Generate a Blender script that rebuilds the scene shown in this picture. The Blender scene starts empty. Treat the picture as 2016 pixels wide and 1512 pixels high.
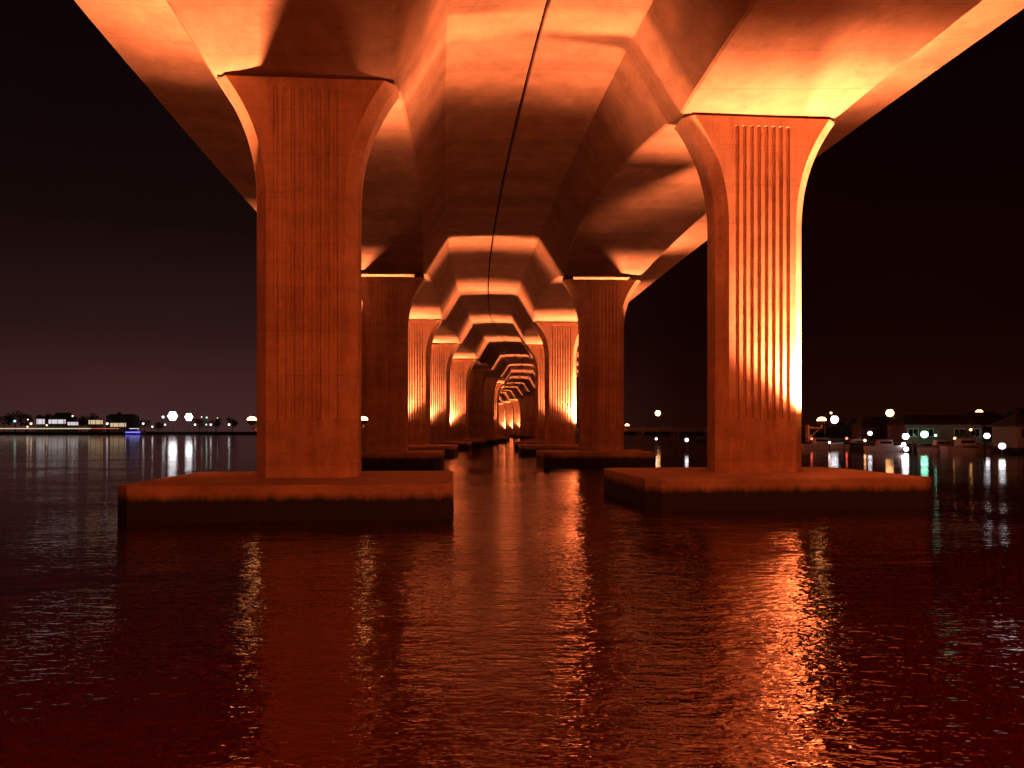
import bpy, bmesh, math, random
from mathutils import Vector, Matrix
random.seed(7)
S = bpy.context.scene
C = S.collection
R = math.radians
HC = 3.3                      # eye height above the water
FPX, CX, HY = 1500.0, 1008.0, 847.0   # focal length, principal column and horizon row in photo pixels

def at(px, py, Y):
    """point seen at photo pixel (px,py) when it stands Y metres away"""
    return Vector(((px - CX) * Y / FPX, Y, HC + (HY - py) * Y / FPX))

# ------------------------------------------------------------------ materials
def new_mat(name):
    m = bpy.data.materials.new(name); m.use_nodes = True
    nt = m.node_tree
    return m, nt, nt.nodes['Principled BSDF']

def N(nt, typ, **kw):
    n = nt.nodes.new(typ)
    for k, v in kw.items():
        if k in n.inputs: n.inputs[k].default_value = v
        else: setattr(n, k, v)
    return n

def ramp(nt, src, stops):
    r = nt.nodes.new('ShaderNodeValToRGB')
    e = r.color_ramp.elements
    while len(e) < len(stops): e.new(0.5)
    for el, (p, c) in zip(e, stops):
        el.position = p; el.color = (c[0], c[1], c[2], 1) if not isinstance(c, (int, float)) else (c, c, c, 1)
    nt.links.new(src, r.inputs[0])
    return r.outputs[0]

def mixc(nt, mode, fac, a, b):
    m = nt.nodes.new('ShaderNodeMix'); m.data_type = 'RGBA'; m.blend_type = mode
    if isinstance(fac, (int, float)): m.inputs[0].default_value = fac
    else: nt.links.new(fac, m.inputs[0])
    for sock, v in ((m.inputs[6], a), (m.inputs[7], b)):
        if isinstance(v, tuple): sock.default_value = v
        else: nt.links.new(v, sock)
    return m.outputs[2]

def mapped(nt, out, scale):
    mp = nt.nodes.new('ShaderNodeMapping'); mp.inputs['Scale'].default_value = scale
    nt.links.new(out, mp.inputs[0]); return mp.outputs[0]

def concrete(name, base, kind):
    m, nt, b = new_mat(name)
    tc = nt.nodes.new('ShaderNodeTexCoord')
    co = tc.outputs['UV'] if kind == 'girder' else tc.outputs['Object']
    n1 = N(nt, 'ShaderNodeTexNoise', Scale=0.55, Detail=6.0, Roughness=0.65); nt.links.new(co, n1.inputs['Vector'])
    n2 = N(nt, 'ShaderNodeTexNoise', Scale=7.0, Detail=5.0, Roughness=0.7); nt.links.new(co, n2.inputs['Vector'])
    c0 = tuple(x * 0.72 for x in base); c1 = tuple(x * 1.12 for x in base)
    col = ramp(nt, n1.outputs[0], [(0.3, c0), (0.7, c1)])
    g = ramp(nt, n2.outputs[0], [(0.3, 0.8), (0.7, 1.0)])
    col = mixc(nt, 'MULTIPLY', 0.6, col, g)
    if kind == 'girder':
        # cast segments: one per 3.05 m, each poured a slightly different grey, with thin joints between
        sx = nt.nodes.new('ShaderNodeSeparateXYZ'); nt.links.new(co, sx.inputs[0])
        d = N(nt, 'ShaderNodeMath', operation='DIVIDE'); nt.links.new(sx.outputs[0], d.inputs[0]); d.inputs[1].default_value = 3.05
        fl = N(nt, 'ShaderNodeMath', operation='FLOOR'); nt.links.new(d.outputs[0], fl.inputs[0])
        wn = N(nt, 'ShaderNodeTexWhiteNoise', noise_dimensions='1D'); nt.links.new(fl.outputs[0], wn.inputs['W'])
        tone = ramp(nt, wn.outputs['Value'], [(0, 0.78), (1, 1.0)])
        col = mixc(nt, 'MULTIPLY', 0.8, col, tone)
        fr = N(nt, 'ShaderNodeMath', operation='FRACT'); nt.links.new(d.outputs[0], fr.inputs[0])
        jt = ramp(nt, fr.outputs[0], [(0.0, 0.6), (0.012, 0.65), (0.02, 1.0)])
        col = mixc(nt, 'MULTIPLY', 0.6, col, jt)
        # long leaching streaks across the segments
        st = N(nt, 'ShaderNodeTexNoise', Scale=1.0, Detail=4.0); nt.links.new(mapped(nt, co, (0.7, 0.10, 1)), st.inputs['Vector'])
        col = mixc(nt, 'MULTIPLY', 0.35, col, ramp(nt, st.outputs[0], [(0.35, 0.72), (0.62, 1.0)]))
    if kind == 'shaft':
        st = N(nt, 'ShaderNodeTexNoise', Scale=1.0, Detail=5.0); nt.links.new(mapped(nt, co, (3.2, 3.2, 0.12)), st.inputs['Vector'])
        col = mixc(nt, 'MULTIPLY', 0.4, col, ramp(nt, st.outputs[0], [(0.33, 0.62), (0.6, 1.0)]))
        sz = nt.nodes.new('ShaderNodeSeparateXYZ'); nt.links.new(co, sz.inputs[0])
        dv = N(nt, 'ShaderNodeMath', operation='DIVIDE'); nt.links.new(sz.outputs[2], dv.inputs[0]); dv.inputs[1].default_value = 1.86
        fz = N(nt, 'ShaderNodeMath', operation='FRACT'); nt.links.new(dv.outputs[0], fz.inputs[0])
        col = mixc(nt, 'MULTIPLY', 0.5, col, ramp(nt, fz.outputs[0], [(0.0, 0.6), (0.012, 0.65), (0.022, 1.0)]))   # pour lifts
        fo = N(nt, 'ShaderNodeMath', operation='FLOOR'); nt.links.new(dv.outputs[0], fo.inputs[0])
        wl = N(nt, 'ShaderNodeTexWhiteNoise', noise_dimensions='1D'); nt.links.new(fo.outputs[0], wl.inputs['W'])
        col = mixc(nt, 'MULTIPLY', 0.6, col, ramp(nt, wl.outputs['Value'], [(0, 0.8), (1, 1.0)]))
        rn = N(nt, 'ShaderNodeTexNoise', Scale=1.0, Detail=6.0, Roughness=0.75); nt.links.new(mapped(nt, co, (1.1, 1.1, 0.22)), rn.inputs['Vector'])
        col = mixc(nt, 'MULTIPLY', 0.5, col, ramp(nt, rn.outputs[0], [(0.52, (1, 1, 1)), (0.62, (0.62, 0.52, 0.44))]))
        lf = N(nt, 'ShaderNodeTexNoise', Scale=1.0, Detail=2.0); nt.links.new(mapped(nt, co, (0.1, 0.1, 1.4)), lf.inputs['Vector'])
        col = mixc(nt, 'MULTIPLY', 0.35, col, ramp(nt, lf.outputs[0], [(0.4, 0.78), (0.6, 1.0)]))
    pt = N(nt, 'ShaderNodeTexNoise', Scale=1.0, Detail=8.0, Roughness=0.75); nt.links.new(mapped(nt, co, (0.35, 0.35, 0.35)), pt.inputs['Vector'])
    col = mixc(nt, 'MULTIPLY', 0.45, col, ramp(nt, pt.outputs[0], [(0.44, 0.66), (0.5, 0.9), (0.6, 1.0)]))
    if kind == 'footing':
        # algae and tide stain below the high-water mark
        sx = nt.nodes.new('ShaderNodeSeparateXYZ'); nt.links.new(co, sx.inputs[0])
        wv = N(nt, 'ShaderNodeTexNoise', Scale=1.0, Detail=7.0, Roughness=0.7); nt.links.new(mapped(nt, co, (2.2, 2.2, 0.5)), wv.inputs['Vector'])
        ad = N(nt, 'ShaderNodeMath', operation='MULTIPLY_ADD'); nt.links.new(wv.outputs[0], ad.inputs[0]); ad.inputs[1].default_value = 0.5
        nt.links.new(sx.outputs[2], ad.inputs[2])
        hf = N(nt, 'ShaderNodeMath', operation='MULTIPLY'); nt.links.new(ad.outputs[0], hf.inputs[0]); hf.inputs[1].default_value = 0.5
        t = ramp(nt, hf.outputs[0], [(0.49, 1.0), (0.63, 0.0)])
        col = mixc(nt, 'MIX', t, col, (0.012, 0.013, 0.009, 1))
    nt.links.new(col, b.inputs['Base Color'])
    b.inputs['Roughness'].default_value = 0.85
    b.inputs['Specular IOR Level'].default_value = 0.25
    bp = N(nt, 'ShaderNodeBump', Strength=0.35, Distance=0.02); nt.links.new(n2.outputs[0], bp.inputs['Height'])
    nt.links.new(bp.outputs[0], b.inputs['Normal'])
    return m

def plain(name, col, rough=0.6, metal=0.0, var=0.25, scale=3.0):
    m, nt, b = new_mat(name)
    tc = nt.nodes.new('ShaderNodeTexCoord')
    n = N(nt, 'ShaderNodeTexNoise', Scale=scale, Detail=4.0); nt.links.new(tc.outputs['Object'], n.inputs['Vector'])
    c = ramp(nt, n.outputs[0], [(0.3, tuple(x * (1 - var) for x in col)), (0.7, tuple(min(1, x * (1 + var)) for x in col))])
    nt.links.new(c, b.inputs['Base Color'])
    b.inputs['Roughness'].default_value = rough; b.inputs['Metallic'].default_value = metal
    return m

def glow(name, col, strength):
    m, nt, b = new_mat(name)
    b.inputs['Base Color'].default_value = (0.8, 0.8, 0.8, 1)
    b.inputs['Emission Color'].default_value = (*col, 1)
    b.inputs['Emission Strength'].default_value = strength
    return m

M = {}
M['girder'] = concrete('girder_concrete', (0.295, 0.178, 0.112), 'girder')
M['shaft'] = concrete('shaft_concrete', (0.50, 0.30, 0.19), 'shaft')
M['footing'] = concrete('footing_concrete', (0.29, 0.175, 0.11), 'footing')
M['rubber'] = plain('bearing_rubber', (0.02, 0.02, 0.02))
M['steel'] = plain('galvanised_steel', (0.32, 0.31, 0.30), 0.45, 0.7)
M['dark_steel'] = plain('dark_steel', (0.06, 0.06, 0.06), 0.5, 0.4)
M['timber'] = plain('weathered_timber', (0.16, 0.11, 0.07), 0.8)
M['soil'] = plain('shore_soil', (0.05, 0.045, 0.03), 0.95, 0, 0.5, 0.2)
M['leaf'] = plain('leaf', (0.045, 0.06, 0.025), 0.7, 0, 0.5, 0.6)
M['bark'] = plain('bark', (0.10, 0.07, 0.05), 0.9)
M['wall'] = plain('pale_stucco', (0.40, 0.33, 0.29), 0.8)
M['wall_b'] = plain('tan_stucco', (0.20, 0.15, 0.12), 0.8)
M['roof'] = plain('roof_shingle', (0.16, 0.12, 0.10), 0.8)
M['roof_b'] = plain('pale_metal_roof', (0.45, 0.43, 0.40), 0.5)
M['hull'] = plain('white_gelcoat', (0.75, 0.75, 0.74), 0.25, 0, 0.06)
M['dark_glass'] = plain('dark_glass', (0.02, 0.02, 0.025), 0.08)
SODIUM = (1.0, 0.28, 0.112)
M['lens'] = glow('sodium_lens', (1.0, 0.36, 0.10), 20)
M['sodium_globe'] = glow('sodium_globe', (1.0, 0.40, 0.14), 9)
M['white_globe'] = glow('white_globe', (1.0, 0.95, 1.0), 3)
M['stadium'] = glow('white_flood', (1.0, 0.97, 1.0), 3.5)
M['far_white'] = glow('far_white_globe', (1.0, 0.93, 0.95), 1.7)
M['far_warm'] = glow('far_warm_globe', (1.0, 0.72, 0.5), 1.5)
M['far_green'] = glow('far_green_globe', (0.5, 1.0, 0.75), 1.0)
M['pink_globe'] = glow('pink_globe', (1.0, 0.78, 0.78), 6)
M['green_globe'] = glow('green_globe', (0.30, 1.0, 0.62), 5)
M['red_globe'] = glow('red_globe', (1.0, 0.10, 0.06), 5)
M['warm_window'] = glow('warm_window', (1.0, 0.72, 0.42), 0.45)
M['white_window'] = glow('white_window', (1.0, 0.92, 0.98), 0.5)
M['light_strip'] = glow('warm_light_strip', (1.0, 0.76, 0.50), 0.5)
M['white_strip'] = glow('white_light_strip', (0.95, 0.95, 1.0), 1.0)
M['blue_strip'] = glow('blue_light_strip', (0.16, 0.14, 1.0), 2.0)
M['red_strip'] = glow('dim_red_strip', (1.0, 0.18, 0.08), 0.5)

# water
def water_mat():
    m, nt, b = new_mat('river_water')
    b.inputs['Base Color'].default_value = (0.05, 0.005, 0.001, 1)
    b.inputs['Roughness'].default_value = 0.06
    b.inputs['Specular Tint'].default_value = (1.0, 0.72, 0.55, 1)   # warm tint put into the reflections to redden them, over the tea-coloured base
    b.inputs['IOR'].default_value = 1.6
    tc = nt.nodes.new('ShaderNodeTexCoord')
    co = tc.outputs['Object']
    a = N(nt, 'ShaderNodeTexNoise', Scale=1.0, Detail=3.0, Roughness=0.55); nt.links.new(mapped(nt, co, (1.5, 3.0, 1)), a.inputs['Vector'])
    c = N(nt, 'ShaderNodeTexNoise', Scale=1.0, Detail=2.0, Roughness=0.5); nt.links.new(mapped(nt, co, (4.5, 9.0, 1)), c.inputs['Vector'])
    d = N(nt, 'ShaderNodeTexNoise', Scale=1.0, Detail=2.0); nt.links.new(mapped(nt, co, (0.30, 0.5, 1)), d.inputs['Vector'])
    # patches of rougher and calmer water
    p = N(nt, 'ShaderNodeTexNoise', Scale=0.09, Detail=2.0); nt.links.new(co, p.inputs['Vector'])
    pr = ramp(nt, p.outputs[0], [(0.38, 0.35), (0.62, 1.2)])
    s1 = N(nt, 'ShaderNodeMath', operation='MULTIPLY_ADD'); nt.links.new(c.outputs[0], s1.inputs[0]); s1.inputs[1].default_value = 0.42; nt.links.new(a.outputs[0], s1.inputs[2])
    s2 = N(nt, 'ShaderNodeMath', operation='MULTIPLY'); nt.links.new(s1.outputs[0], s2.inputs[0]); nt.links.new(pr, s2.inputs[1])
    # the open river further out lies calmer than the chop around the near piers
    sp = nt.nodes.new('ShaderNodeSeparateXYZ'); nt.links.new(co, sp.inputs[0])
    mr = N(nt, 'ShaderNodeMapRange'); nt.links.new(sp.outputs[1], mr.inputs[0])
    for k_, v_ in ((1, 20.0), (2, 160.0), (3, 1.0), (4, 0.3)): mr.inputs[k_].default_value = v_
    ab = N(nt, 'ShaderNodeMath', operation='ABSOLUTE'); nt.links.new(sp.outputs[0], ab.inputs[0])
    mx = N(nt, 'ShaderNodeMapRange'); nt.links.new(ab.outputs[0], mx.inputs[0])
    for k_, v_ in ((1, 7.0), (2, 18.0), (3, 1.0), (4, 0.22)): mx.inputs[k_].default_value = v_
    mm = N(nt, 'ShaderNodeMath', operation='MULTIPLY'); nt.links.new(mr.outputs[0], mm.inputs[0]); nt.links.new(mx.outputs[0], mm.inputs[1])
    s3 = N(nt, 'ShaderNodeMath', operation='MULTIPLY_ADD'); nt.links.new(d.outputs[0], s3.inputs[0]); s3.inputs[1].default_value = 1.3; nt.links.new(s2.outputs[0], s3.inputs[2])
    bp = N(nt, 'ShaderNodeBump', Strength=1.0, Distance=WAVE); s4 = N(nt, 'ShaderNodeMath', operation='MULTIPLY'); nt.links.new(s3.outputs[0], s4.inputs[0]); nt.links.new(mm.outputs[0], s4.inputs[1])
    nt.links.new(s4.outputs[0], bp.inputs['Height'])
    nt.links.new(bp.outputs[0], b.inputs['Normal'])
    return m
WAVE = 0.05
M['water'] = water_mat()

# ------------------------------------------------------------------ mesh helpers
def link(name, me, mat, parent=None, smooth=None):
    o = bpy.data.objects.new(name, me); C.objects.link(o)
    if mat: me.materials.append(M[mat] if isinstance(mat, str) else mat)
    if parent: o.parent = parent
    if smooth is not None:
        for p in me.polygons: p.use_smooth = True
        me.set_sharp_from_angle(angle=R(smooth))
    return o

class MB:
    def __init__(s): s.v, s.f = [], []
    def add(s, vs, fs):
        k = len(s.v); s.v += [tuple(v) for v in vs]; s.f += [tuple(i + k for i in f) for f in fs]; return s
    def box(s, c, d, rz=0.0, taper=1.0):
        x, y, z = (q / 2 for q in d); cr, sr = math.cos(rz), math.sin(rz)
        vs = []
        for sz in (-1, 1):
            t = taper if sz > 0 else 1.0
            for sx, sy in ((-1, -1), (1, -1), (1, 1), (-1, 1)):
                a, b = sx * x * t, sy * y * t
                vs.append((c[0] + a * cr - b * sr, c[1] + a * sr + b * cr, c[2] + sz * z))
        return s.add(vs, [(3, 2, 1, 0), (4, 5, 6, 7), (0, 1, 5, 4), (1, 2, 6, 5), (2, 3, 7, 6), (3, 0, 4, 7)])
    def tube(s, pts, rad, n=8):
        pts = [Vector(p) for p in pts]; k0 = len(s.v)
        for i, p in enumerate(pts):
            d = (pts[min(i + 1, len(pts) - 1)] - pts[max(i - 1, 0)]).normalized()
            u = d.orthogonal().normalized(); w = d.cross(u)
            if abs(d.z) > 0.9: u = Vector((1, 0, 0)); w = d.cross(u).normalized(); u = w.cross(d)
            r = rad[i] if isinstance(rad, (list, tuple)) else rad
            for j in range(n):
                a = 2 * math.pi * j / n
                s.v.append(tuple(p + (u * math.cos(a) + w * math.sin(a)) * r))
        for i in range(len(pts) - 1):
            for j in range(n):
                a = k0 + i * n + j; b = k0 + i * n + (j + 1) % n
                s.f.append((a, b, b + n, a + n))
        s.f.append(tuple(k0 + j for j in reversed(range(n))))
        e = k0 + (len(pts) - 1) * n
        s.f.append(tuple(e + j for j in range(n)))
        return s
    def ball(s, c, r, nu=10, nv=6, sz=1.0):
        k0 = len(s.v)
        s.v.append((c[0], c[1], c[2] + r * sz))
        for i in range(1, nv):
            t = math.pi * i / nv
            for j in range(nu):
                p = 2 * math.pi * j / nu
                s.v.append((c[0] + r * math.sin(t) * math.cos(p), c[1] + r * math.sin(t) * math.sin(p), c[2] + r * sz * math.cos(t)))
        s.v.append((c[0], c[1], c[2] - r * sz)); last = len(s.v) - 1
        for j in range(nu): s.f.append((k0, k0 + 1 + j, k0 + 1 + (j + 1) % nu))
        for i in range(nv - 2):
            for j in range(nu):
                a = k0 + 1 + i * nu + j; b = k0 + 1 + i * nu + (j + 1) % nu
                s.f.append((a, a + nu, b + nu, b))
        q = k0 + 1 + (nv - 2) * nu
        for j in range(nu): s.f.append((q + j, last, q + (j + 1) % nu))
        return s
    def prism(s, poly, z0, z1):
        n = len(poly)
        return s.add([(p[0], p[1], z0) for p in poly] + [(p[0], p[1], z1) for p in poly],
                     [tuple(reversed(range(n))), tuple(range(n, 2 * n))] + [(i, (i + 1) % n, (i + 1) % n + n, i + n) for i in range(n)])
    def build(s, name, mat, parent=None, smooth=None):
        me = bpy.data.meshes.new(name); me.from_pydata(s.v, [], s.f); me.update()
        return link(name, me, mat, parent, smooth)

def tag(o, label, cat, group=None, kind=None):
    if label: o['label'] = label
    if cat: o['category'] = cat
    if group: o['group'] = group
    if kind: o['kind'] = kind
    return o

def thing(name, label, cat, loc=(0, 0, 0), rz=0.0, group=None):
    o = bpy.data.objects.new(name, None); C.objects.link(o)
    o.location = loc; o.rotation_euler = (0, 0, rz); o.empty_display_size = 0.5
    return tag(o, label, cat, group)

def copy_tree(o, parent=None):
    c = o.copy(); C.objects.link(c)
    if parent: c.parent = parent
    for ch in list(o.children): copy_tree(ch, c)
    return c

# ------------------------------------------------------------------ bridge alignment
PL = [(-8, -4.6), (32, -8.75), (71.7, -12.1), (102, -13.2), (131, -12.9), (159, -11.2), (187, -9.2), (214, -7.2), (242, -6.4),
      (270, -6.9), (298, -8.2), (326, -10.3), (354, -13.1), (382, -16.5), (410, -20.5), (438, -25.0), (466, -30.0)]
PR = [(-4, 17.4), (36, 11.76), (73, 8.65), (104.5, 6.7), (132, 6.2), (159.5, 8.1), (187, 10.0), (214, 11.9), (242, 12.7),
      (270, 12.1), (298, 10.8), (326, 8.7), (354, 5.9), (382, 2.5), (410, -1.5), (438, -6.0), (466, -11.0)]

class Spline:
    def __init__(s, pts):
        s.x = [p[0] for p in pts]; s.y = [p[1] for p in pts]; n = len(pts)
        h = [s.x[i + 1] - s.x[i] for i in range(n - 1)]
        a = [[0.0] * n for _ in range(n)]; r = [0.0] * n
        a[0][0] = a[-1][-1] = 1
        for i in range(1, n - 1):
            a[i][i - 1] = h[i - 1]; a[i][i] = 2 * (h[i - 1] + h[i]); a[i][i + 1] = h[i]
            r[i] = 6 * ((s.y[i + 1] - s.y[i]) / h[i] - (s.y[i] - s.y[i - 1]) / h[i - 1])
        for i in range(n):
            for k in range(i + 1, min(i + 2, n)):
                q = a[k][i] / a[i][i]
                for j in range(i, min(i + 3, n)): a[k][j] -= q * a[i][j]
                r[k] -= q * r[i]
        m = [0.0] * n
        for i in reversed(range(n)):
            m[i] = (r[i] - (a[i][i + 1] * m[i + 1] if i + 1 < n else 0)) / a[i][i]
        s.m = m; s.h = h
    def __call__(s, t):
        if t < s.x[0]: return s.y[0] + (t - s.x[0]) * s.d(s.x[0])
        if t > s.x[-1]: return s.y[-1] + (t - s.x[-1]) * s.d(s.x[-1])
        i = max(k for k in range(len(s.h)) if s.x[k] <= t)
        h = s.h[i]; A = (s.x[i + 1] - t); B = t - s.x[i]
        return s.m[i] * A**3 / (6 * h) + s.m[i + 1] * B**3 / (6 * h) + (s.y[i] / h - s.m[i] * h / 6) * A + (s.y[i + 1] / h - s.m[i + 1] * h / 6) * B
    def d(s, t):
        e = 0.01; t = min(max(t, s.x[0] + 2 * e), s.x[-1] - 2 * e)
        return (s(t + e) - s(t - e)) / (2 * e)
XL, XR = Spline(PL), Spline(PR)

Z_BOT, Z_ROOT = HC + 14.9, HC + 18.6     # girder underside at a pier, top of its webs
HB, HT = 3.8, 6.0            # half widths: bottom slab, web top, wing tip
GAP = 0.15

def girder(name, X, sts, side, label):
    """side=-1 left bridge, +1 right bridge; the inner wing runs up to the gap on the mid line"""
    piers = [p[0] for p in sts]; WING = 10.4 if side < 0 else 11.0
    root = thing(name, label, 'bridge', (0, 0, 0), 0, 'twin concrete road bridges')
    ys = []; y = -70.0
    while y < 500:
        ys.append(y); y += 1.0 if y < 110 else 2.0
    ext = [piers[0] - 80] + piers + [piers[-1] + 28, piers[-1] + 56]
    def bottom(y):
        for a, b in zip(ext, ext[1:]):
            if a <= y <= b:
                t = (y - a) / (b - a); rise = 1.05 if b - a > 33 else 0.75
                if side > 0 and b < 40: rise = 0.7
                return Z_BOT + rise * (1 - (2 * t - 1) ** 2)
        return Z_BOT
    me = bpy.data.meshes.new('girder'); V = []; U = []
    prof_n = None
    for y in ys:
        c = X(y); zb = bottom(y); mid = 0.5 * (XL(y) + XR(y))
        inner = abs(c - mid) - GAP / 2
        hb = HB + (HT - HB) * (zb - Z_BOT) / (Z_ROOT - Z_BOT)
        # local section, u towards the outside (+) and the centre gap (-)
        sl = (HT - HB) / (Z_ROOT - Z_BOT)
        sec = [(-inner, Z_ROOT + 0.62), (-inner, Z_ROOT + 0.22), (-inner + 0.04, Z_ROOT + 0.18), (-HT - 1.6, Z_ROOT + 0.09), (-HT - 0.35, Z_ROOT + 0.03), (-HT - 0.05, Z_ROOT - 0.10),
               (-HT + 0.10, Z_ROOT - 0.30), (-hb - 0.04, zb + 0.08), (-hb + 0.08, zb), (0, zb), (hb - 0.08, zb), (hb + 0.04, zb + 0.08), (HT - 0.10, Z_ROOT - 0.30),
               (HT + 0.05, Z_ROOT - 0.10), (HT + 0.35, Z_ROOT + 0.03), (HT + 1.6, Z_ROOT + 0.12), (WING - 0.04, Z_ROOT + 0.30), (WING, Z_ROOT + 0.34), (WING, Z_ROOT + 0.70), (0, Z_ROOT + 0.85)]
        prof_n = len(sec)
        acc = 0; prev = None
        for u, z in sec:
            if prev: acc += math.hypot(u - prev[0], z - prev[1])
            prev = (u, z)
            V.append((c + side * u, y, z)); U.append((y, acc))
    F = []
    for i in range(len(ys) - 1):
        for j in range(prof_n):
            a = i * prof_n + j; b = i * prof_n + (j + 1) % prof_n
            q = (a, b, b + prof_n, a + prof_n)
            F.append(q if side > 0 else tuple(reversed(q)))
    F.append(tuple(range(prof_n)) if side < 0 else tuple(reversed(range(prof_n))))
    k = (len(ys) - 1) * prof_n
    F.append(tuple(range(k, k + prof_n)) if side > 0 else tuple(reversed(range(k, k + prof_n))))
    me.from_pydata(V, [], F); me.update()
    uv = me.uv_layers.new(name='UVMap')
    for l in me.loops: uv.data[l.index].uv = U[l.vertex_index]
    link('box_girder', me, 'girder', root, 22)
    for outer in (True, False):
        pm = bpy.data.meshes.new('parapet'); V = []; F = []
        for y in ys[::2]:
            c = X(y); mid = 0.5 * (XL(y) + XR(y)); inner = abs(c - mid) - GAP / 2
            z0 = Z_ROOT + (0.703 if outer else 0.623)
            e = WING if outer else -inner + 0.8; s = -1 if outer else 1
            for du, dz in ((0, 0), (0, 0.82), (0.18, 0.82), (0.24, 0.35), (0.42, 0.02)):
                V.append((c + side * (e + s * du), y, z0 + dz))
        n = len(V) // 5
        for i in range(n - 1):
            for j in range(5):
                a = i * 5 + j; b = i * 5 + (j + 1) % 5; F.append((a, b, b + 5, a + 5))
        F += [tuple(range(5)), tuple(range((n - 1) * 5, n * 5))]
        pm.from_pydata(V, [], F)
        b = bmesh.new(); b.from_mesh(pm); bmesh.ops.recalc_face_normals(b, faces=b.faces); b.to_mesh(pm); b.free()
        link('parapet', pm, M['shaft'], root)
    return root

girder('road_bridge', XL, PL, -1, 'left concrete box girder bridge overhead, its outer wing against the purplish sky')
girder('road_bridge', XR, PR, 1, 'right concrete box girder bridge overhead, standing on the brightly floodlit fluted pier')

# ------------------------------------------------------------------ pier (one of a kind, then copies)
HWB, DEP, CH = 2.13, 2.1, 0.5            # half width, depth, corner chamfer
ZF, ZT = HC + 9.3, HC + 14.80             # flare starts, pier top
ZPL = HC + 0.36                           # top of the plain plinth
ZFOOT = HC - 2.0

def pier_shaft_mesh(ZT=ZT):
    groove_n, pw = 8, 1.33
    gx = []
    pitch = 2 * pw / (groove_n - 0.5)
    for i in range(groove_n):
        x0 = -pw + i * pitch
        gx += [(x0, 0), (x0 + 0.035, 1), (x0 + pitch * 0.44, 1), (x0 + pitch * 0.44 + 0.035, 0)]
    def flare(z):
        if z <= ZF: return 0.0
        u = (z - ZF) / (ZT - ZF)
        return 1.66 * u ** 2.45
    joints = []
    rows = []   # (z, plinth?, groove depth, joint)
    rows += [(ZFOOT - 0.3, 1, 0, 0), (ZPL - 0.02, 1, 0, 0), (ZPL + 0.10, 0, 0, 0), (ZPL + 0.101, 0, 0, 0), (ZPL + 0.16, 0, 1, 0)]
    zs = [ZPL + 0.9 * k for k in range(1, 10)] + [ZF + (ZT - ZF) * k / 22 for k in range(0, 22)]
    zend = ZT - 0.42
    ev = []
    for z in zs:
        if z < zend - 0.1 and all(abs(z - j) > 0.15 for j in joints): ev.append((z, 0, 1, 0))
    for j in joints: ev += [(j - 0.04, 0, 1, 0), (j - 0.015, 0, 1, 1), (j + 0.015, 0, 1, 1), (j + 0.04, 0, 1, 0)]
    ev += [(zend - 0.06, 0, 1, 0), (zend, 0, 0, 0), (zend + 0.2, 0, 0, 0), (ZT, 0, 0, 0)]
    rows += sorted(ev)
    V = []; n = None
    for z, pl, g, jt in rows:
        f = flare(z); hw = HWB + f
        ch = CH
        yf = DEP / 2
        gd = 0.075 * g; jd = 0.007 * jt
        front = [(-hw, -yf + ch), (-hw + ch, -yf + jd)] + [(x, -yf + jd + gd * k) for x, k in gx] + [(hw - ch, -yf + jd), (hw, -yf + ch)]
        ring = front + [(-x, -y) for x, y in front]
        n = len(ring)
        V += [(x, y, z) for x, y in ring]
    F = []
    for i in range(len(rows) - 1):
        for j in range(n):
            a = i * n + j; b = i * n + (j + 1) % n; F.append((a, b, b + n, a + n))
    F.append(tuple(reversed(range(n)))); k = (len(rows) - 1) * n; F.append(tuple(range(k, k + n)))
    me = bpy.data.meshes.new('shaft'); me.from_pydata(V, [], F); me.update()
    return me

def footing_bm(dx, W=12.9):
    D, c = 9.6, 0.55
    x0, x1, y0, y1 = dx - W / 2, dx + W / 2, -D / 2 - 0.6, D / 2 - 0.6
    def octo(i):
        return [(x0 + c, y0 + i), (x1 - c, y0 + i), (x1 - i, y0 + c), (x1 - i, y1 - c), (x1 - c, y1 - i), (x0 + c, y1 - i), (x0 + i, y1 - c), (x0 + i, y0 + c)]
    b = MB(); lv = [(-3.0, 0.0), (0.42, 0.0), (0.46, 0.0), (ZFOOT - 0.06, 0.0), (ZFOOT, 0.06)]
    for z, i in lv: b.v += [(p[0], p[1], z) for p in octo(i)]
    for k in range(len(lv) - 1):
        for j in range(8):
            a = k * 8 + j; q = k * 8 + (j + 1) % 8; b.f.append((a, q, q + 8, a + 8))
    b.f.append(tuple(reversed(range(8)))); b.f.append(tuple(range(32, 40)))
    return b

ORD = ['hidden', 'first', 'second', 'third', 'fourth', 'fifth', 'sixth', 'seventh', 'eighth', 'ninth', 'tenth', 'eleventh', 'twelfth',
       'thirteenth', 'fourteenth', 'fifteenth', 'sixteenth']
def make_pier(dx, top=ZT, W=12.9):
    t = thing('bridge_pier', None, 'bridge pier')
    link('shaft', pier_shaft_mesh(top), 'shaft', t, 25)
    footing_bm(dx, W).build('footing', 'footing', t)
    for x in (-3.25, 3.25):
        MB().box((x, 0, (top + Z_BOT) / 2), (0.85, 1.7, Z_BOT - top - 0.01)).build('bearing', 'rubber', t)
    return t

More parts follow.
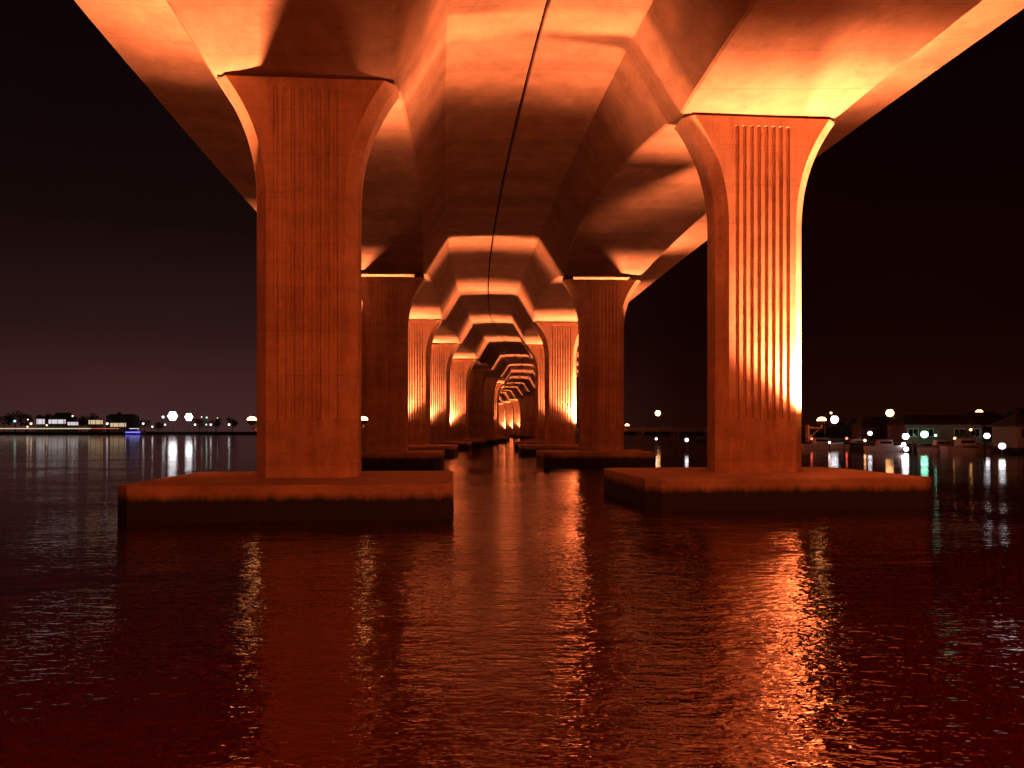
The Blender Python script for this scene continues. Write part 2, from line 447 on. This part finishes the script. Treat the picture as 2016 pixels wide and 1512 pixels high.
def lamp_thing(label, loc, toward, group):
    """floodlight on an arm; toward = +1/-1, the side (local x) on which the pier stands"""
    t = thing('flood_lamp', label, 'floodlight', loc, 0, group)
    b = MB(); b.tube([(toward * 0.70, 0, -0.30), (0, 0, -0.30)], 0.05, 8); b.tube([(0, 0, -0.30), (0, 0, -0.12)], 0.06, 8)
    b.tube([(toward * 0.70, 0, -0.85), (toward * 0.1, 0, -0.32)], 0.035, 6)
    b.box((toward * 0.69, 0, -0.55), (0.05, 0.3, 0.8)); b.build('bracket', 'steel', t)
    h = MB(); h.tube([(0, 0, -0.16), (0, 0, -0.10), (0, 0, 0.02), (0, 0, 0.05)], [0.08, 0.17, 0.215, 0.225], 16); h.build('housing', 'dark_steel', t, 40)
    l = MB(); l.ball((0, 0, 0.07), 0.205, 16, 10, 0.7); l.build('lens', 'lens', t, 60)
    return t

def spot(parent, power, size, blend, tilt=(0, 0), rad=0.2, z=0.34, wide=1.0, aim=None):
    ld = bpy.data.lights.new('lamp_light', 'SPOT'); ld.energy = power; ld.color = SODIUM
    ld.spot_size = R(size); ld.spot_blend = blend; ld.shadow_soft_size = rad
    o = bpy.data.objects.new('lamp_light', ld); C.objects.link(o); o.parent = parent
    o.location = (0, 0, z); o.rotation_euler = (math.pi + R(tilt[0]), R(tilt[1]), 0); o.scale = (wide, 1, 1)
    if aim: o.rotation_euler = Vector(aim).to_track_quat('-Z', 'Y').to_euler()
    return o

# which outer corner carries the working lamp: 'F' towards the camera, 'B' away from it, 'P' dark, power factor
CONF_L = ['B', 'B', 'B', 'F', 'F', 'F', 'B', 'B', 'F', 'F', 'B', 'B', 'B', 'F', 'F', 'F', 'F']
CONF_R = ['B', 'F', 'B', 'F', 'F', 'F', 'B', 'B', 'B', 'B', 'B', 'B', 'B', 'F', 'F', 'F', 'F']
PW = 92000
protos = {-1: make_pier(0.1, ZT, 12.2), 1: make_pier(-0.4, ZT, 12.5)}
far_protos = {-1: make_pier(0.6, ZT, 10.2), 1: make_pier(-0.6, ZT, 10.2)}
open_seat = {-1: make_pier(0.4, HC + 14.44, 10.2), 1: make_pier(-0.9, HC + 14.44, 10.2)}   # the second pair carries its girder on bearings
def pier_label(side, i):
    w = 'left' if side < 0 else 'right'
    if (side, i) == (-1, 1): return 'nearest left concrete pier, its fluted face in shadow above a wide footing'
    if (side, i) == (1, 1): return 'nearest right concrete pier, its fluted face brightly floodlit at the right edge'
    if i == 0: return 'concrete pier of the %s row standing behind the camera' % w
    if i == 2: return 'dark second pier of the %s row with a thin lit gap under the girder' % w
    lit = 'lit orange' if (CONF_L if side < 0 else CONF_R)[i] == 'F' else 'dim unlit'
    return '%s concrete pier, %s in the %s row counting from the camera' % (lit, ORD[i], w)
for side, pts, X, conf in ((-1, PL, XL, CONF_L), (1, PR, XR, CONF_R)):
    w = 'left' if side < 0 else 'right'
    for i, (Y, x) in enumerate(pts):
        p = open_seat[side] if i == 2 else protos[side] if i == 0 else copy_tree(protos[side]) if i == 1 else far_protos[side] if i == 3 else copy_tree(far_protos[side])
        rz = -math.atan(X.d(Y)) * 0.75
        p.location = (x, Y + DEP / 2, 0); p.rotation_euler = (0, 0, rz)
        tag(p, pier_label(side, i), 'bridge pier', 'fluted concrete piers under the twin bridges')
        if (side, i) == (-1, 1): near_left = p
        for k in (('F', 'B') if (side, i) == (1, 1) else (conf[i],)):
            off = HWB + (0.55 if (side, i) == (1, 1) else 0.72)
            yy = -(DEP / 2 + 0.42) if k == 'F' else (DEP / 2 + 0.38)
            loc = p.matrix_basis @ Vector((side * off, yy, HC + 0.40))
            near = 'camera side' if k == 'F' else 'far side'
            L = lamp_thing('floodlight at the outer %s of the %s pier in the %s row' % (near, ORD[i], w), loc, -side, 'floodlights on the bridge piers')
            L.rotation_euler = (0, 0, rz)
            sgn = -1 if k == 'F' else 1
            q = PW
            if i == 0:  # added fill light at the unseen rear lamps, brightens the near pier faces
                pl_ = bpy.data.lights.new('added_fill', 'POINT'); pl_.energy = 16000 if side > 0 else 8000; pl_.color = (1.0, 0.16, 0.035); pl_.shadow_soft_size = 0.25
                po_ = bpy.data.objects.new('added_fill', pl_); C.objects.link(po_); po_.parent = L; po_.location = (0, 0, 0.6); q = PW * 0.9
            spot(L, q * (0.5 if k == 'F' and i == 1 else 0.75), 66 if k == 'B' and i == 1 else 58, 1.0, (7 if k == 'B' else 0, 0), wide=3.3)
            spot(L, q * 0.55, 36, 1.0, (0, 0), wide=1.5)
            spot(L, q * 0.02, 172, 0.35, (0, 0))
            if k == 'F' and i: spot(L, q * (0.9 if i == 1 else 0.4), 84, 1.0, aim=(-side * 0.46, 0.42, 1.0))
# the lamp on the inner side of the nearest left pier
p = near_left
loc = p.matrix_basis @ Vector((2.02, DEP / 2 + 1.1, HC + 0.42))
L = lamp_thing('sodium floodlight glowing at the inner right edge of the nearest left pier', loc, -1, 'floodlights on the bridge piers')
spot(L, PW * 0.07, 80, 1.0, (0, 0))

# ------------------------------------------------------------------ water and shores
MB().add([(-2500, -400, 0), (2500, -400, 0), (2500, 4000, 0), (-2500, 4000, 0)], [(0, 1, 2, 3)]).build('water', 'water')['kind'] = 'structure'
MB().add([(-2500, -400, -4), (2500, -400, -4), (2500, 4000, -4), (-2500, 4000, -4)], [(0, 1, 2, 3)]).build('river_bed', 'soil')['kind'] = 'structure'
def land(name, poly, z):
    o = MB().prism(poly, -3.5, z).build(name, 'soil'); o['kind'] = 'structure'
land('left_shore', [(-900, 600), (-150, 604), (-60, 640), (160, 640), (160, 800), (-900, 800)], 1.6)
land('right_shore', [(52, 186), (58, 146), (61, 127), (75, 121), (95, 100), (130, 96), (420, 80), (420, 420), (90, 420)], 1.1)
land('far_bank', [(90, 420), (420, 420), (420, 800), (160, 800), (160, 640)], 1.3)

# ------------------------------------------------------------------ trees
def tree(label, loc, h, w, cards, group, seed, trunk_h=0.3):
    rnd = random.Random(seed)
    t = thing('tree', label, 'tree', loc, rnd.random() * 6, group)
    b = MB(); b.tube([(0, 0, -0.5), (0.1, 0, h * trunk_h), (0.0, 0.2, h * 0.7)], [h * 0.03, h * 0.022, h * 0.008], 7)
    for k in range(5):
        a = rnd.random() * 6.28; z = h * (trunk_h + 0.08 * k)
        b.tube([(0, 0, z), (math.cos(a) * w * 0.3, math.sin(a) * w * 0.3, z + h * 0.18)], [h * 0.012, h * 0.004], 5)
    b.build('trunk', 'bark', t)
    cl = []
    for k in range(11):
        a = rnd.random() * 6.28; r = w * 0.5 * rnd.random() ** 0.6; z = h * (trunk_h + 0.12 + rnd.random() * (0.78 - trunk_h))
        cl.append((math.cos(a) * r * (1.15 - z / h * 0.6), math.sin(a) * r * (1.15 - z / h * 0.6), z, w * (0.13 + 0.12 * rnd.random())))
    c = MB()
    for k in range(cards):
        q = rnd.choice(cl); d = Vector((rnd.gauss(0, 1), rnd.gauss(0, 1), rnd.gauss(0, 0.8))).normalized() * q[3] * rnd.random() ** 0.4
        p = Vector(q[:3]) + d; s = w * 0.035 * (0.6 + rnd.random())
        u = Vector((rnd.gauss(0, 1), rnd.gauss(0, 1), rnd.gauss(0, 1))).normalized(); v = u.orthogonal().normalized()
        c.add([p - u * s, p + v * s * 0.6, p + u * s, p - v * s * 0.6], [(0, 1, 2, 3)])
    c.build('crown', 'leaf', t)
    return t

# left shore: line of dark trees behind the lit waterfront
YL = 640
spec = [(8, 15, 16, 'tall round tree at the left picture edge of the far shore'), (30, 17, 17, 'broad dark tree left of the lit pavilion'),
        (52, 16, 14, 'dark tree directly behind the lit pavilion'), (92, 16, 15, 'dark tree left of the pale hip roofed house'),
        (160, 15, 16, 'dark tree between the two pale roofed houses, left one of the pair'), (188, 17, 18, 'dark tree between the two pale roofed houses, right one of the pair'),
        (232, 19, 12, 'tall tree peeking over the flat pale roofed house'), (285, 11, 12, 'low dark tree right of the flat pale roofed house'),
        (312, 9, 11, 'small tree left of the pair of white flood masts'), (392, 12, 13, 'dark tree right of the pair of white flood masts'),
        (425, 13, 14, 'dark tree between the flood masts and the nearest left pier'), (458, 13, 13, 'dark tree beside the nearest left pier on the far shore')]
for i, (px, h, w, lab) in enumerate(spec):
    P = at(px, HY, YL + 14 + 5 * (i % 3)); tree(lab, (P.x, P.y, 1.6), h, w, 500, 'trees on the far left shore', 50 + i)

# ------------------------------------------------------------------ houses
def house(label, cxy, size, rz, wall, roof, win, group, nwin=3, hip=0.6, ground=1.6, ridge=0.45, lit=()):
    w, d, h = size
    t = thing('house', label, 'house', (cxy[0], cxy[1], ground), rz, group)
    MB().box((0, 0, h / 2 - 0.2), (w, d, h + 0.4)).build('wall', wall, t)
    o = 0.5; rh = ridge * d
    r = MB(); x, y = w / 2 + o, d / 2 + o; xr = x - hip * y
    r.add([(-x, -y, h), (x, -y, h), (x, y, h), (-x, y, h), (-xr, 0, h + rh), (xr, 0, h + rh), (-x, -y, h + 0.18), (x, -y, h + 0.18), (x, y, h + 0.18), (-x, y, h + 0.18)],
          [(3, 2, 1, 0), (0, 1, 7, 6), (1, 2, 8, 7), (2, 3, 9, 8), (3, 0, 6, 9), (6, 7, 5, 4), (7, 8, 5), (8, 9, 4, 5), (9, 6, 4)])
    r.build('roof', roof, t)
    for k in range(nwin):
        xx = -w / 2 + w * (k + 0.5) / nwin
        if k == nwin // 2 and nwin > 1:
            dd = MB().box((xx, -d / 2 - 0.03, 1.05), (1.0, 0.08, 2.1)).build('door', 'timber', t)
            MB().ball((xx + 0.38, -d / 2 - 0.11, 1.0), 0.05, 6, 4).build('handle', 'steel', dd)
        else:
            ww = min(2.4, w / nwin * 0.62)
            f = MB()
            for sx in (-1, 1): f.box((xx + sx * (ww / 2 + 0.05), -d / 2 - 0.05, 1.75), (0.1, 0.1, 1.5))
            for sz in (-1, 1): f.box((xx, -d / 2 - 0.05, 1.75 + sz * 0.70), (ww, 0.1, 0.1))
            f.box((xx, -d / 2 - 0.05, 1.75), (0.06, 0.08, 1.30))
            wf = f.build('window', 'hull', t)
            MB().box((xx, -d / 2 - 0.02, 1.75), (ww, 0.04, 1.3)).build('pane', win if (k in lit or not lit) else 'dark_glass', wf)
    return t
def at_shore(px, Y): return ((px - CX) * Y / FPX, Y)

house('far shore house with a pale hip roof left of the dark trees', at_shore(125, 638), (16, 10, 12), 0, 'wall_b', 'roof_b', 'dark_glass', 'houses on the far left shore', 4, 0.6)
house('long far shore house with a pale flat roof above the blue lit boat', at_shore(242, 640), (22, 11, 13), 0, 'wall_b', 'roof_b', 'dark_glass', 'houses on the far left shore', 5, 0.2, ridge=0.2)
# lit waterfront pavilions: open halls with a roof on posts and lit back walls
def pavilion(label, px0, px1, py0, py1, Y, panel, roofmat, peak=0.0):
    a, b = at(px0, py0, Y), at(px1, py1, Y); w = b.x - a.x; zt, zb = a.z, b.z
    t = thing('pavilion', label, 'pavilion', ((a.x + b.x) / 2, Y, 1.6), 0, 'lit pavilions on the far left waterfront')
    h = zt - 1.6
    MB().box((0, 1.8, h / 2), (w, 0.2, h)).build('back_wall', 'wall', t)
    m = MB(); m.box((0, 1.66, (zb - 1.6 + h) / 2), (w * 0.94, 0.06, max(0.4, h - (zb - 1.6)) * 0.8)); m.build('lit_panel', panel, t)
    r = MB(); r.box((0, 0, h + 0.16), (w + 0.8, 4.6, 0.3))
    if peak: r.add([(-w / 2, -2.2, h + 0.3), (w / 2, -2.2, h + 0.3), (w / 2, 2.2, h + 0.3), (-w / 2, 2.2, h + 0.3), (-w * .1, 0, h + peak), (w * .1, 0, h + peak)],
                   [(0, 1, 5, 4), (1, 2, 5), (2, 3, 4, 5), (3, 0, 4), (3, 2, 1, 0)])
    r.build('roof', roofmat, t)
    n = max(2, int(w / 4))
    for k in range(n + 1):
        MB().box((-w / 2 + w * k / n, -1.9, h / 2), (0.25, 0.25, h)).build('post', 'timber', t)
    return t
pavilion('tall bright pavilion with a peaked roof at the left of the far waterfront', 69, 86, 824, 836, 612, 'white_window', 'roof_b', 3.2)
pavilion('long white lit hall right of the tall peaked pavilion', 92, 128, 825, 835, 614, 'white_window', 'roof')
pavilion('low white lit hall left of the warm lit hall', 130, 152, 830, 838, 613, 'white_window', 'roof')
pavilion('warm lit hall below the dark trees, standing alone', 171, 201, 826, 836, 612, 'warm_window', 'roof')
pavilion('low orange lit hall beside the blue lit boat', 214, 247, 832, 841, 611, 'warm_window', 'roof')
# promenade with a strip of lights
a, b = at(4, HY, 600), at(240, HY, 600)
t = thing('promenade', 'long lit timber promenade along the far left waterline', 'promenade', (a.x, 599, 0))
w = b.x - a.x
MB().box((w / 2, 0, 2.9), (w, 5, 0.35)).build('deck', 'timber', t)
MB().box((w * 0.38, -2.55, 4.6), (w * 0.76, 0.12, 0.75)).build('light_strip', 'light_strip', t)
MB().box((w * 0.88, -2.55, 4.6), (w * 0.23, 0.12, 0.5)).build('dim_light_strip', 'red_strip', t)
m = MB()
for k in range(25): m.tube([(w * k / 24, -2.3, -2), (w * k / 24, -2.3, 2.75)], 0.2, 6)
m.build('pilings', 'timber', t)
m = MB()
for k in range(25): m.box((w * k / 24, -2.40, 4.0), (0.15, 0.15, 1.9))
m.build('railing', 'timber', t)

# ------------------------------------------------------------------ boats
def boat(label, x, y, rz, L, group, cabin=True, strip=None, mast=0):
    t = thing('boat', label, 'boat', (x, y, 0), rz, group)
    B = L * 0.30; fb = L * 0.13
    secs = [(-0.5, 0.86, 0.0), (-0.2, 1.0, 0.0), (0.15, 0.95, 0.06), (0.36, 0.6, 0.2), (0.5, 0.04, 0.4)]
    m = MB(); k = len(secs)
    for fx, fw, rise in secs:
        hw = B / 2 * fw; z = fb * (1 + rise)
        m.v += [(fx * L, -hw, z), (fx * L * 0.97, -hw * 0.8, 0.02), (fx * L * 0.94, 0, -0.35), (fx * L * 0.97, hw * 0.8, 0.02), (fx * L, hw, z)]
    for i in range(k - 1):
        for j in range(4):
            q = i * 5 + j; m.f.append((q, q + 1, q + 6, q + 5))
        m.f.append((i * 5 + 4, i * 5, i * 5 + 5, i * 5 + 9))
    m.f.append((0, 4, 3, 2, 1)); m.f.append(tuple(range((k - 1) * 5, k * 5)))
    bm = bmesh.new(); me = bpy.data.meshes.new('hull'); me.from_pydata(m.v, [], m.f); bm.from_mesh(me); bmesh.ops.recalc_face_normals(bm, faces=bm.faces); bm.to_mesh(me); bm.free()
    link('hull', me, 'hull', t, 40)
    if cabin:
        c = MB().box((-0.05 * L, 0, fb + L * 0.07), (L * 0.36, B * 0.62, L * 0.15), 0, 0.86).build('cabin', 'hull', t)
        for s in (-1, 1): MB().box((-0.05 * L, s * B * 0.30, fb + L * 0.085), (L * 0.28, 0.05, L * 0.05)).build('window', 'dark_glass', t)
        MB().box((-0.07 * L, 0, fb + L * 0.155), (L * 0.42, B * 0.68, 0.08)).build('cabin_roof', 'roof_b', t)
    if strip:
        s = MB()
        for q in (-1, 1): s.box((-0.1 * L, q * (B / 2 + 0.06), fb * 0.92), (L * 0.75, 0.08, 0.55))
        s.build('light_strip', strip, t)
        MB().box((-0.05 * L, -B * 0.36, fb + L * 0.175), (L * 0.5, 0.08, 0.3)).build('roof_light', 'white_strip', t)
    if mast:
        MB().tube([(0.05 * L, 0, fb), (0.05 * L, 0, fb + mast)], [0.07, 0.04], 6).build('mast', 'steel', t)
    return t
x, y = at_shore(268, 588)
boat('excursion boat edged with blue lights at the far left shore', x, y, 0, 15, 'boats', True, 'blue_strip')

# ------------------------------------------------------------------ lamps on the shores
def lamp_post(label, px, py, Y, rad, mat, group, ground, arm=0.0, cat='street lamp', name='street_lamp', n=10):
    P = at(px, py, Y)
    t = thing(name, label, cat, (P.x, P.y, ground), 0, group)
    h = P.z - ground
    m = MB(); m.tube([(arm, 0, -0.3), (arm, 0, h * 0.9), (arm, 0, h - rad * 0.8)], [0.10, 0.07, 0.05], 7)
    if arm: m.tube([(arm, 0, h - rad * 0.8), (0, 0, h + rad * 0.6)], 0.04, 6)
    m.build('pole', 'dark_steel', t)
    MB().ball((0, 0, h), rad, n, 7).build('lamp_globe', mat, t, 60)
    MB().ball((0, 0, h + rad * 0.95), rad * 0.55, 8, 4, 0.5).build('lamp_cap', 'dark_steel', t)
    return t
def flood_mast(label, px, py, Y, size):
    P = at(px, py, Y); h = P.z - 1.6
    t = thing('flood_mast', label, 'flood mast', (P.x, Y, 1.6), 0, 'white flood masts on the far left shore')
    MB().tube([(0, 0.4, -0.3), (0, 0.4, h + size * 0.4)], [0.3, 0.18], 8).build('mast', 'steel', t)
    m = MB(); m.box((0, 0.4, h), (size * 0.7, 0.3, 0.3)); m.box((0, 0.4, h), (0.3, 0.3, size * 0.7)); m.build('lamp_frame', 'dark_steel', t)
    for k in range(7):
        a_ = k * math.pi / 3; q = 0 if k == 6 else size * 0.31
        MB().ball((math.cos(a_) * q, -0.15, math.sin(a_) * q + h), size * 0.20, 18, 10).build('lamp_head', 'stadium', t, 60)
flood_mast('larger white flood mast of the pair left of the nearest left pier', 340, 819, 602, 7.6)
flood_mast('smaller white flood mast, right one of the pair left of the nearest left pier', 372, 821, 602, 6.2)
gl = 'small lamps along the far left shore'
for px, py, r, mat, lab in [
    (29, 829, 0.95, 'far_green', 'pale green lamp at the far left end of the shore lights'),
    (55, 826, 0.55, 'far_warm', 'dim warm lamp just left of the peaked pavilion roof'),
    (61, 834, 0.9, 'far_warm', 'warm lamp at the left foot of the peaked pavilion'),
    (54, 840, 0.7, 'far_warm', 'low warm lamp right above the lit promenade, left one'),
    (92, 837, 0.7, 'far_warm', 'low pink lamp between the pavilion and the white hall'),
    (143, 819, 0.7, 'far_warm', 'orange lamp high over the low white hall'),
    (211, 834, 0.9, 'far_white', 'white lamp between the warm hall and the orange hall'),
    (282, 834, 0.8, 'far_white', 'white lamp at the bow of the blue lit boat'),
    (300, 840, 0.7, 'far_white', 'low white lamp right of the blue lit boat'),
    (321, 821, 1.0, 'far_white', 'white lamp close left of the larger flood mast'),
    (325, 836, 0.7, 'far_white', 'low white lamp below the larger flood mast'),
    (384, 836, 0.8, 'far_white', 'low white lamp right below the smaller flood mast'),
    (397, 821, 0.5, 'far_warm', 'dim lamp right of the smaller flood mast'),
    (407, 822, 0.75, 'far_green', 'green lamp high right of the flood masts'),
    (406, 836, 0.7, 'far_green', 'low green lamp beside a white lamp right of the flood masts'),
    (415, 836, 0.8, 'far_white', 'low white lamp beside the low green lamp'),
    (428, 823, 0.4, 'far_warm', 'faint lamp high between flood masts and nearest left pier'),
    (451, 836, 0.9, 'far_white', 'white lamp nearest to the left pier on the far shore')]:
    lamp_post(lab, px, py, 606, r, mat, gl, 1.6, 0, 'shore lamp', 'shore_lamp', 8)

# right shore
lamp_post('orange street lamp over the boatyard roof, left one of the two', 1752, 813, 172, 0.85, 'sodium_globe', 'orange street lamps', 1.1, 0.9)
lamp_post('orange street lamp over the bushes, right one of the two', 1928, 813, 165, 0.75, 'sodium_globe', 'orange street lamps', 1.1, 0.9)
gr = 'small lamps along the right shore'
for px, py, Y, r, mat, lab, gz in [
    (1643, 826, 188, 1.0, 'stadium', 'biggest white lamp beside the floodlit right pier', 1.1),
    (1636, 813, 188, 0.25, 'sodium_globe', 'tiny orange lamp above the biggest white lamp', 1.1),
    (1713, 853, 150, 0.45, 'white_globe', 'white lamp between the biggest white lamp and the pink one', 1.1),
    (1783, 859, 129, 0.55, 'pink_globe', 'pinkish lamp at the left corner of the boathouse', 1.1),
    (1779, 875, 117, 0.33, 'pink_globe', 'upper of two low lamps under the pinkish lamp', -1.0),
    (1784, 884, 113, 0.36, 'white_globe', 'lower of two low lamps under the pinkish lamp', -1.0),
    (1820, 855, 131, 0.62, 'green_globe', 'bright green lamp on the boathouse front', 1.1),
    (1842, 857, 131, 0.2, 'green_globe', 'tiny green lamp right of the bright green one', 1.1),
    (1869, 838, 150, 0.26, 'white_globe', 'small white lamp high over the boathouse roof', 1.1),
    (1936, 838, 150, 0.26, 'white_globe', 'small white lamp under the right orange street lamp', 1.1),
    (1943, 858, 131, 0.5, 'white_globe', 'white lamp between the bushes and the white house', 1.1),
    (1973, 878, 99, 0.42, 'white_globe', 'white lamp low at the water in front of the white house', 0.0),
    (1598, 864, 140, 0.2, 'red_globe', 'red lamp close to the floodlit right pier', -1.0),
    (1667, 863, 140, 0.22, 'red_globe', 'red lamp right of the biggest white lamp', -1.0),
    (1633, 871, 126, 0.18, 'pink_globe', 'dim lamp low below the biggest white lamp', -1.0),
    (1703, 867, 130, 0.2, 'sodium_globe', 'dim orange lamp below the middle white lamp', -1.0),
    (1880, 863, 128, 0.2, 'sodium_globe', 'dim orange lamp on the quay right of the boathouse', 1.1),
    (1911, 846, 131, 0.22, 'sodium_globe', 'orange lamp in front of the lit bushes', 1.1)]:
    lamp_post(lab, px, py, Y, r, mat, gr, gz, 0, 'shore lamp', 'shore_lamp', 8)
gm = 'lit mooring posts in the channel'
for px, py, mat, r, lab in [(1292, 864, 'pink_globe', 0.17, 'mooring post with a dim pink lamp beside the second right pier'),
                            (1352, 866, 'white_globe', 0.30, 'mooring post with a bright white lamp between the right piers'),
                            (1400, 866, 'sodium_globe', 0.28, 'mooring post with an orange lamp beside the nearest right pier')]:
    lamp_post(lab, px, py, 120, r, mat, gm, -2.5, 0, 'mooring post', 'mooring_post')

house('boathouse with a long low roof behind the bright green lamp', at_shore(1838, 139), (13, 8, 3.0), -0.1, 'wall_b', 'roof', 'dark_glass', 'houses on the right shore', 5, 0.4, 1.1, 0.24)
house('white house at the right picture edge behind the low white lamp', at_shore(2030, 116), (7.5, 8, 2.7), -0.15, 'wall', 'roof', 'warm_window', 'houses on the right shore', 3, 0.5, 1.1, 0.26, (2,))
house('low house behind the lit bushes under the right street lamp', at_shore(1932, 150), (9, 7, 3.0), 0.1, 'wall_b', 'roof', 'dark_glass', 'houses on the right shore', 3, 0.5, 1.1, 0.4)
house('small shed with dark windows left of the boathouse', at_shore(1725, 168), (8, 6, 2.8), 0.0, 'wall_b', 'roof', 'dark_glass', 'houses on the right shore', 3, 0.5, 1.1, 0.4)
for i, (px, Y, h, w, lab) in enumerate([(1912, 138, 4.6, 4.5, 'orange lit bushy tree under the right street lamp'), (1900, 129, 2.6, 3.6, 'low bush on the quay right of the boathouse'),
        (1992, 122, 5.2, 5.0, 'pale rounded tree left of the white house roof'), (2016, 128, 6.6, 5.5, 'taller pale tree behind the white house'),
        (1770, 176, 5.5, 6, 'dark tree behind the boathouse left end'), (1690, 190, 5.2, 6, 'dark tree behind the small shed'),
        (1660, 196, 4.6, 6, 'dark tree right behind the biggest white lamp'), (1876, 172, 5.8, 6, 'dark tree behind the boathouse right end')]):
    P = at_shore(px, Y); tree(lab, (P[0], P[1], 1.1), h, w, 600, 'trees on the right shore', 200 + i, 0.12)
for px, Y, rz, L, mast, lab in [(1905, 112, 0.1, 7.5, 4.5, 'white masted boat moored at the quay below the lit bushes'), (1745, 118, 0.05, 6.5, 0, 'small cabin boat left of the two low lamps'),
                                (1620, 134, -0.1, 7, 5.5, 'taller masted boat near the floodlit right pier'), (1690, 136, 0.2, 6, 4.8, 'small masted boat between the red lamp and the middle white lamp'),
                                (1850, 116, 3.1, 6.5, 0, 'cabin boat moored in front of the boathouse')]:
    P = at_shore(px, Y); boat(lab, P[0], P[1], rz, L, 'boats moored along the right shore', True, None, mast)
# quay in front of the boathouse
def dock(label, x0, y0, x1, y1, wd):
    d = Vector((x1 - x0, y1 - y0, 0)); L = d.length
    t = thing('dock', label, 'dock', (x0, y0, 0), math.atan2(d.y, d.x), 'timber docks along the right shore')
    m = MB(); n = int(L / 0.3)
    for k in range(n): m.box((L * (k + .5) / n, 0, 0.98), (0.25, wd, 0.08))
    m.box((L / 2, -wd * .4, 0.84), (L, 0.15, 0.18)); m.box((L / 2, wd * .4, 0.84), (L, 0.15, 0.18)); m.build('deck', 'timber', t)
    k = 0.5
    while k < L:
        for s in (-1, 1): MB().tube([(k, s * (wd * .5 + 0.12), -3), (k, s * (wd * .5 + 0.12), 1.7)], 0.14, 6).build('piling', 'timber', t)
        k += 4.5
P0, P1 = at_shore(1795, 116.5), at_shore(1975, 108); dock('long timber dock in front of the boathouse', P0[0], P0[1], P1[0], P1[1], 2.0)
P0, P1 = at_shore(1585, 143), at_shore(1700, 140); dock('timber dock below the biggest white lamp', P0[0], P0[1], P1[0], P1[1], 2.0)

# low road bridge crossing behind the right piers
Yb = 232
A, B = at(1150, 843.5, Yb), at(1730, 843.5, Yb + 26)
d = B - A; L = d.length
t = thing('low_bridge', 'low beige road bridge crossing behind the right piers', 'bridge', (A.x, A.y, 0), math.atan2(d.y, d.x))
zt = A.z
m = MB().box((L / 2, 0, zt - 0.55), (L, 7, 0.7)); m.build('deck', 'wall', t)
m = MB(); m.box((L / 2, -3.4, zt + 0.12), (L, 0.25, 0.62)); m.box((L / 2, 3.4, zt + 0.12), (L, 0.25, 0.62)); m.build('parapet', 'wall', t)
k = 6
while k < L:
    m = MB(); m.box((k, 0, zt - 1.2), (0.8, 6.4, 0.6))
    for s in (-2.4, 0, 2.4): m.tube([(k, s, -3), (k, s, zt - 1.4)], 0.35, 8)
    m.build('bent', 'wall', t); k += 12
for px, lab in [(1295, 'orange street lamp on the low bridge, left of the other'), (1400, 'orange street lamp on the low bridge beside the nearest right pier')]:
    lamp_post(lab, px, 813.5, Yb - 3 + (px - 1150) * 0.045, 0.85, 'sodium_globe', 'orange street lamps', 3.6, 0.9)

# ------------------------------------------------------------------ night sky
W = bpy.data.worlds.new('World'); S.world = W; W.use_nodes = True
nt = W.node_tree; bg = nt.nodes['Background']
tc = nt.nodes.new('ShaderNodeTexCoord'); sx = nt.nodes.new('ShaderNodeSeparateXYZ'); nt.links.new(tc.outputs['Generated'], sx.inputs[0])
zr = ramp(nt, sx.outputs[2], [(0.0, (0.042, 0.017, 0.0155)), (0.06, (0.034, 0.0115, 0.0105)), (0.12, (0.017, 0.0060, 0.0058)), (0.24, (0.006, 0.0022, 0.0020)), (0.5, (0.0022, 0.0006, 0.0004))])
zl = ramp(nt, sx.outputs[2], [(0.0, (0.011, 0.0020, 0.0010)), (0.12, (0.0055, 0.0008, 0.0004)), (0.35, (0.0030, 0.0004, 0.0002)), (0.6, (0.0015, 0.0003, 0.0002))])
mp = N(nt, 'ShaderNodeMapRange'); nt.links.new(sx.outputs[0], mp.inputs[0]); mp.inputs[1].default_value = -0.25; mp.inputs[2].default_value = 0.22
nz = N(nt, 'ShaderNodeTexNoise', Scale=3.0, Detail=4.0); nt.links.new(tc.outputs['Generated'], nz.inputs['Vector'])
sky = mixc(nt, 'MIX', mp.outputs[0], zr, zl)
sky = mixc(nt, 'MULTIPLY', 0.7, sky, ramp(nt, nz.outputs[0], [(0.3, 0.6), (0.7, 1.0)]))
nt.links.new(sky, bg.inputs[0]); bg.inputs[1].default_value = 1.0

# ------------------------------------------------------------------ camera and render settings
cam = bpy.data.cameras.new('camera'); co = bpy.data.objects.new('camera', cam); C.objects.link(co)
co.location = (0, 0, HC); co.rotation_euler = (R(90), 0, 0)
cam.sensor_width = 36; cam.lens = FPX / 2016 * 36
cam.shift_y = (HY - 756) / 2016
cam.clip_end = 6000; cam.clip_start = 0.1
S.camera = co
S.view_settings.view_transform = 'Standard'; S.view_settings.look = 'None'
S.view_settings.exposure = 0.45; S.view_settings.gamma = 1
S.render.engine = 'CYCLES'
cy = S.cycles
cy.use_denoising = True; cy.caustics_reflective = False; cy.caustics_refractive = False
cy.max_bounces = 5; cy.diffuse_bounces = 3; cy.glossy_bounces = 3
cy.sample_clamp_indirect = 6.0
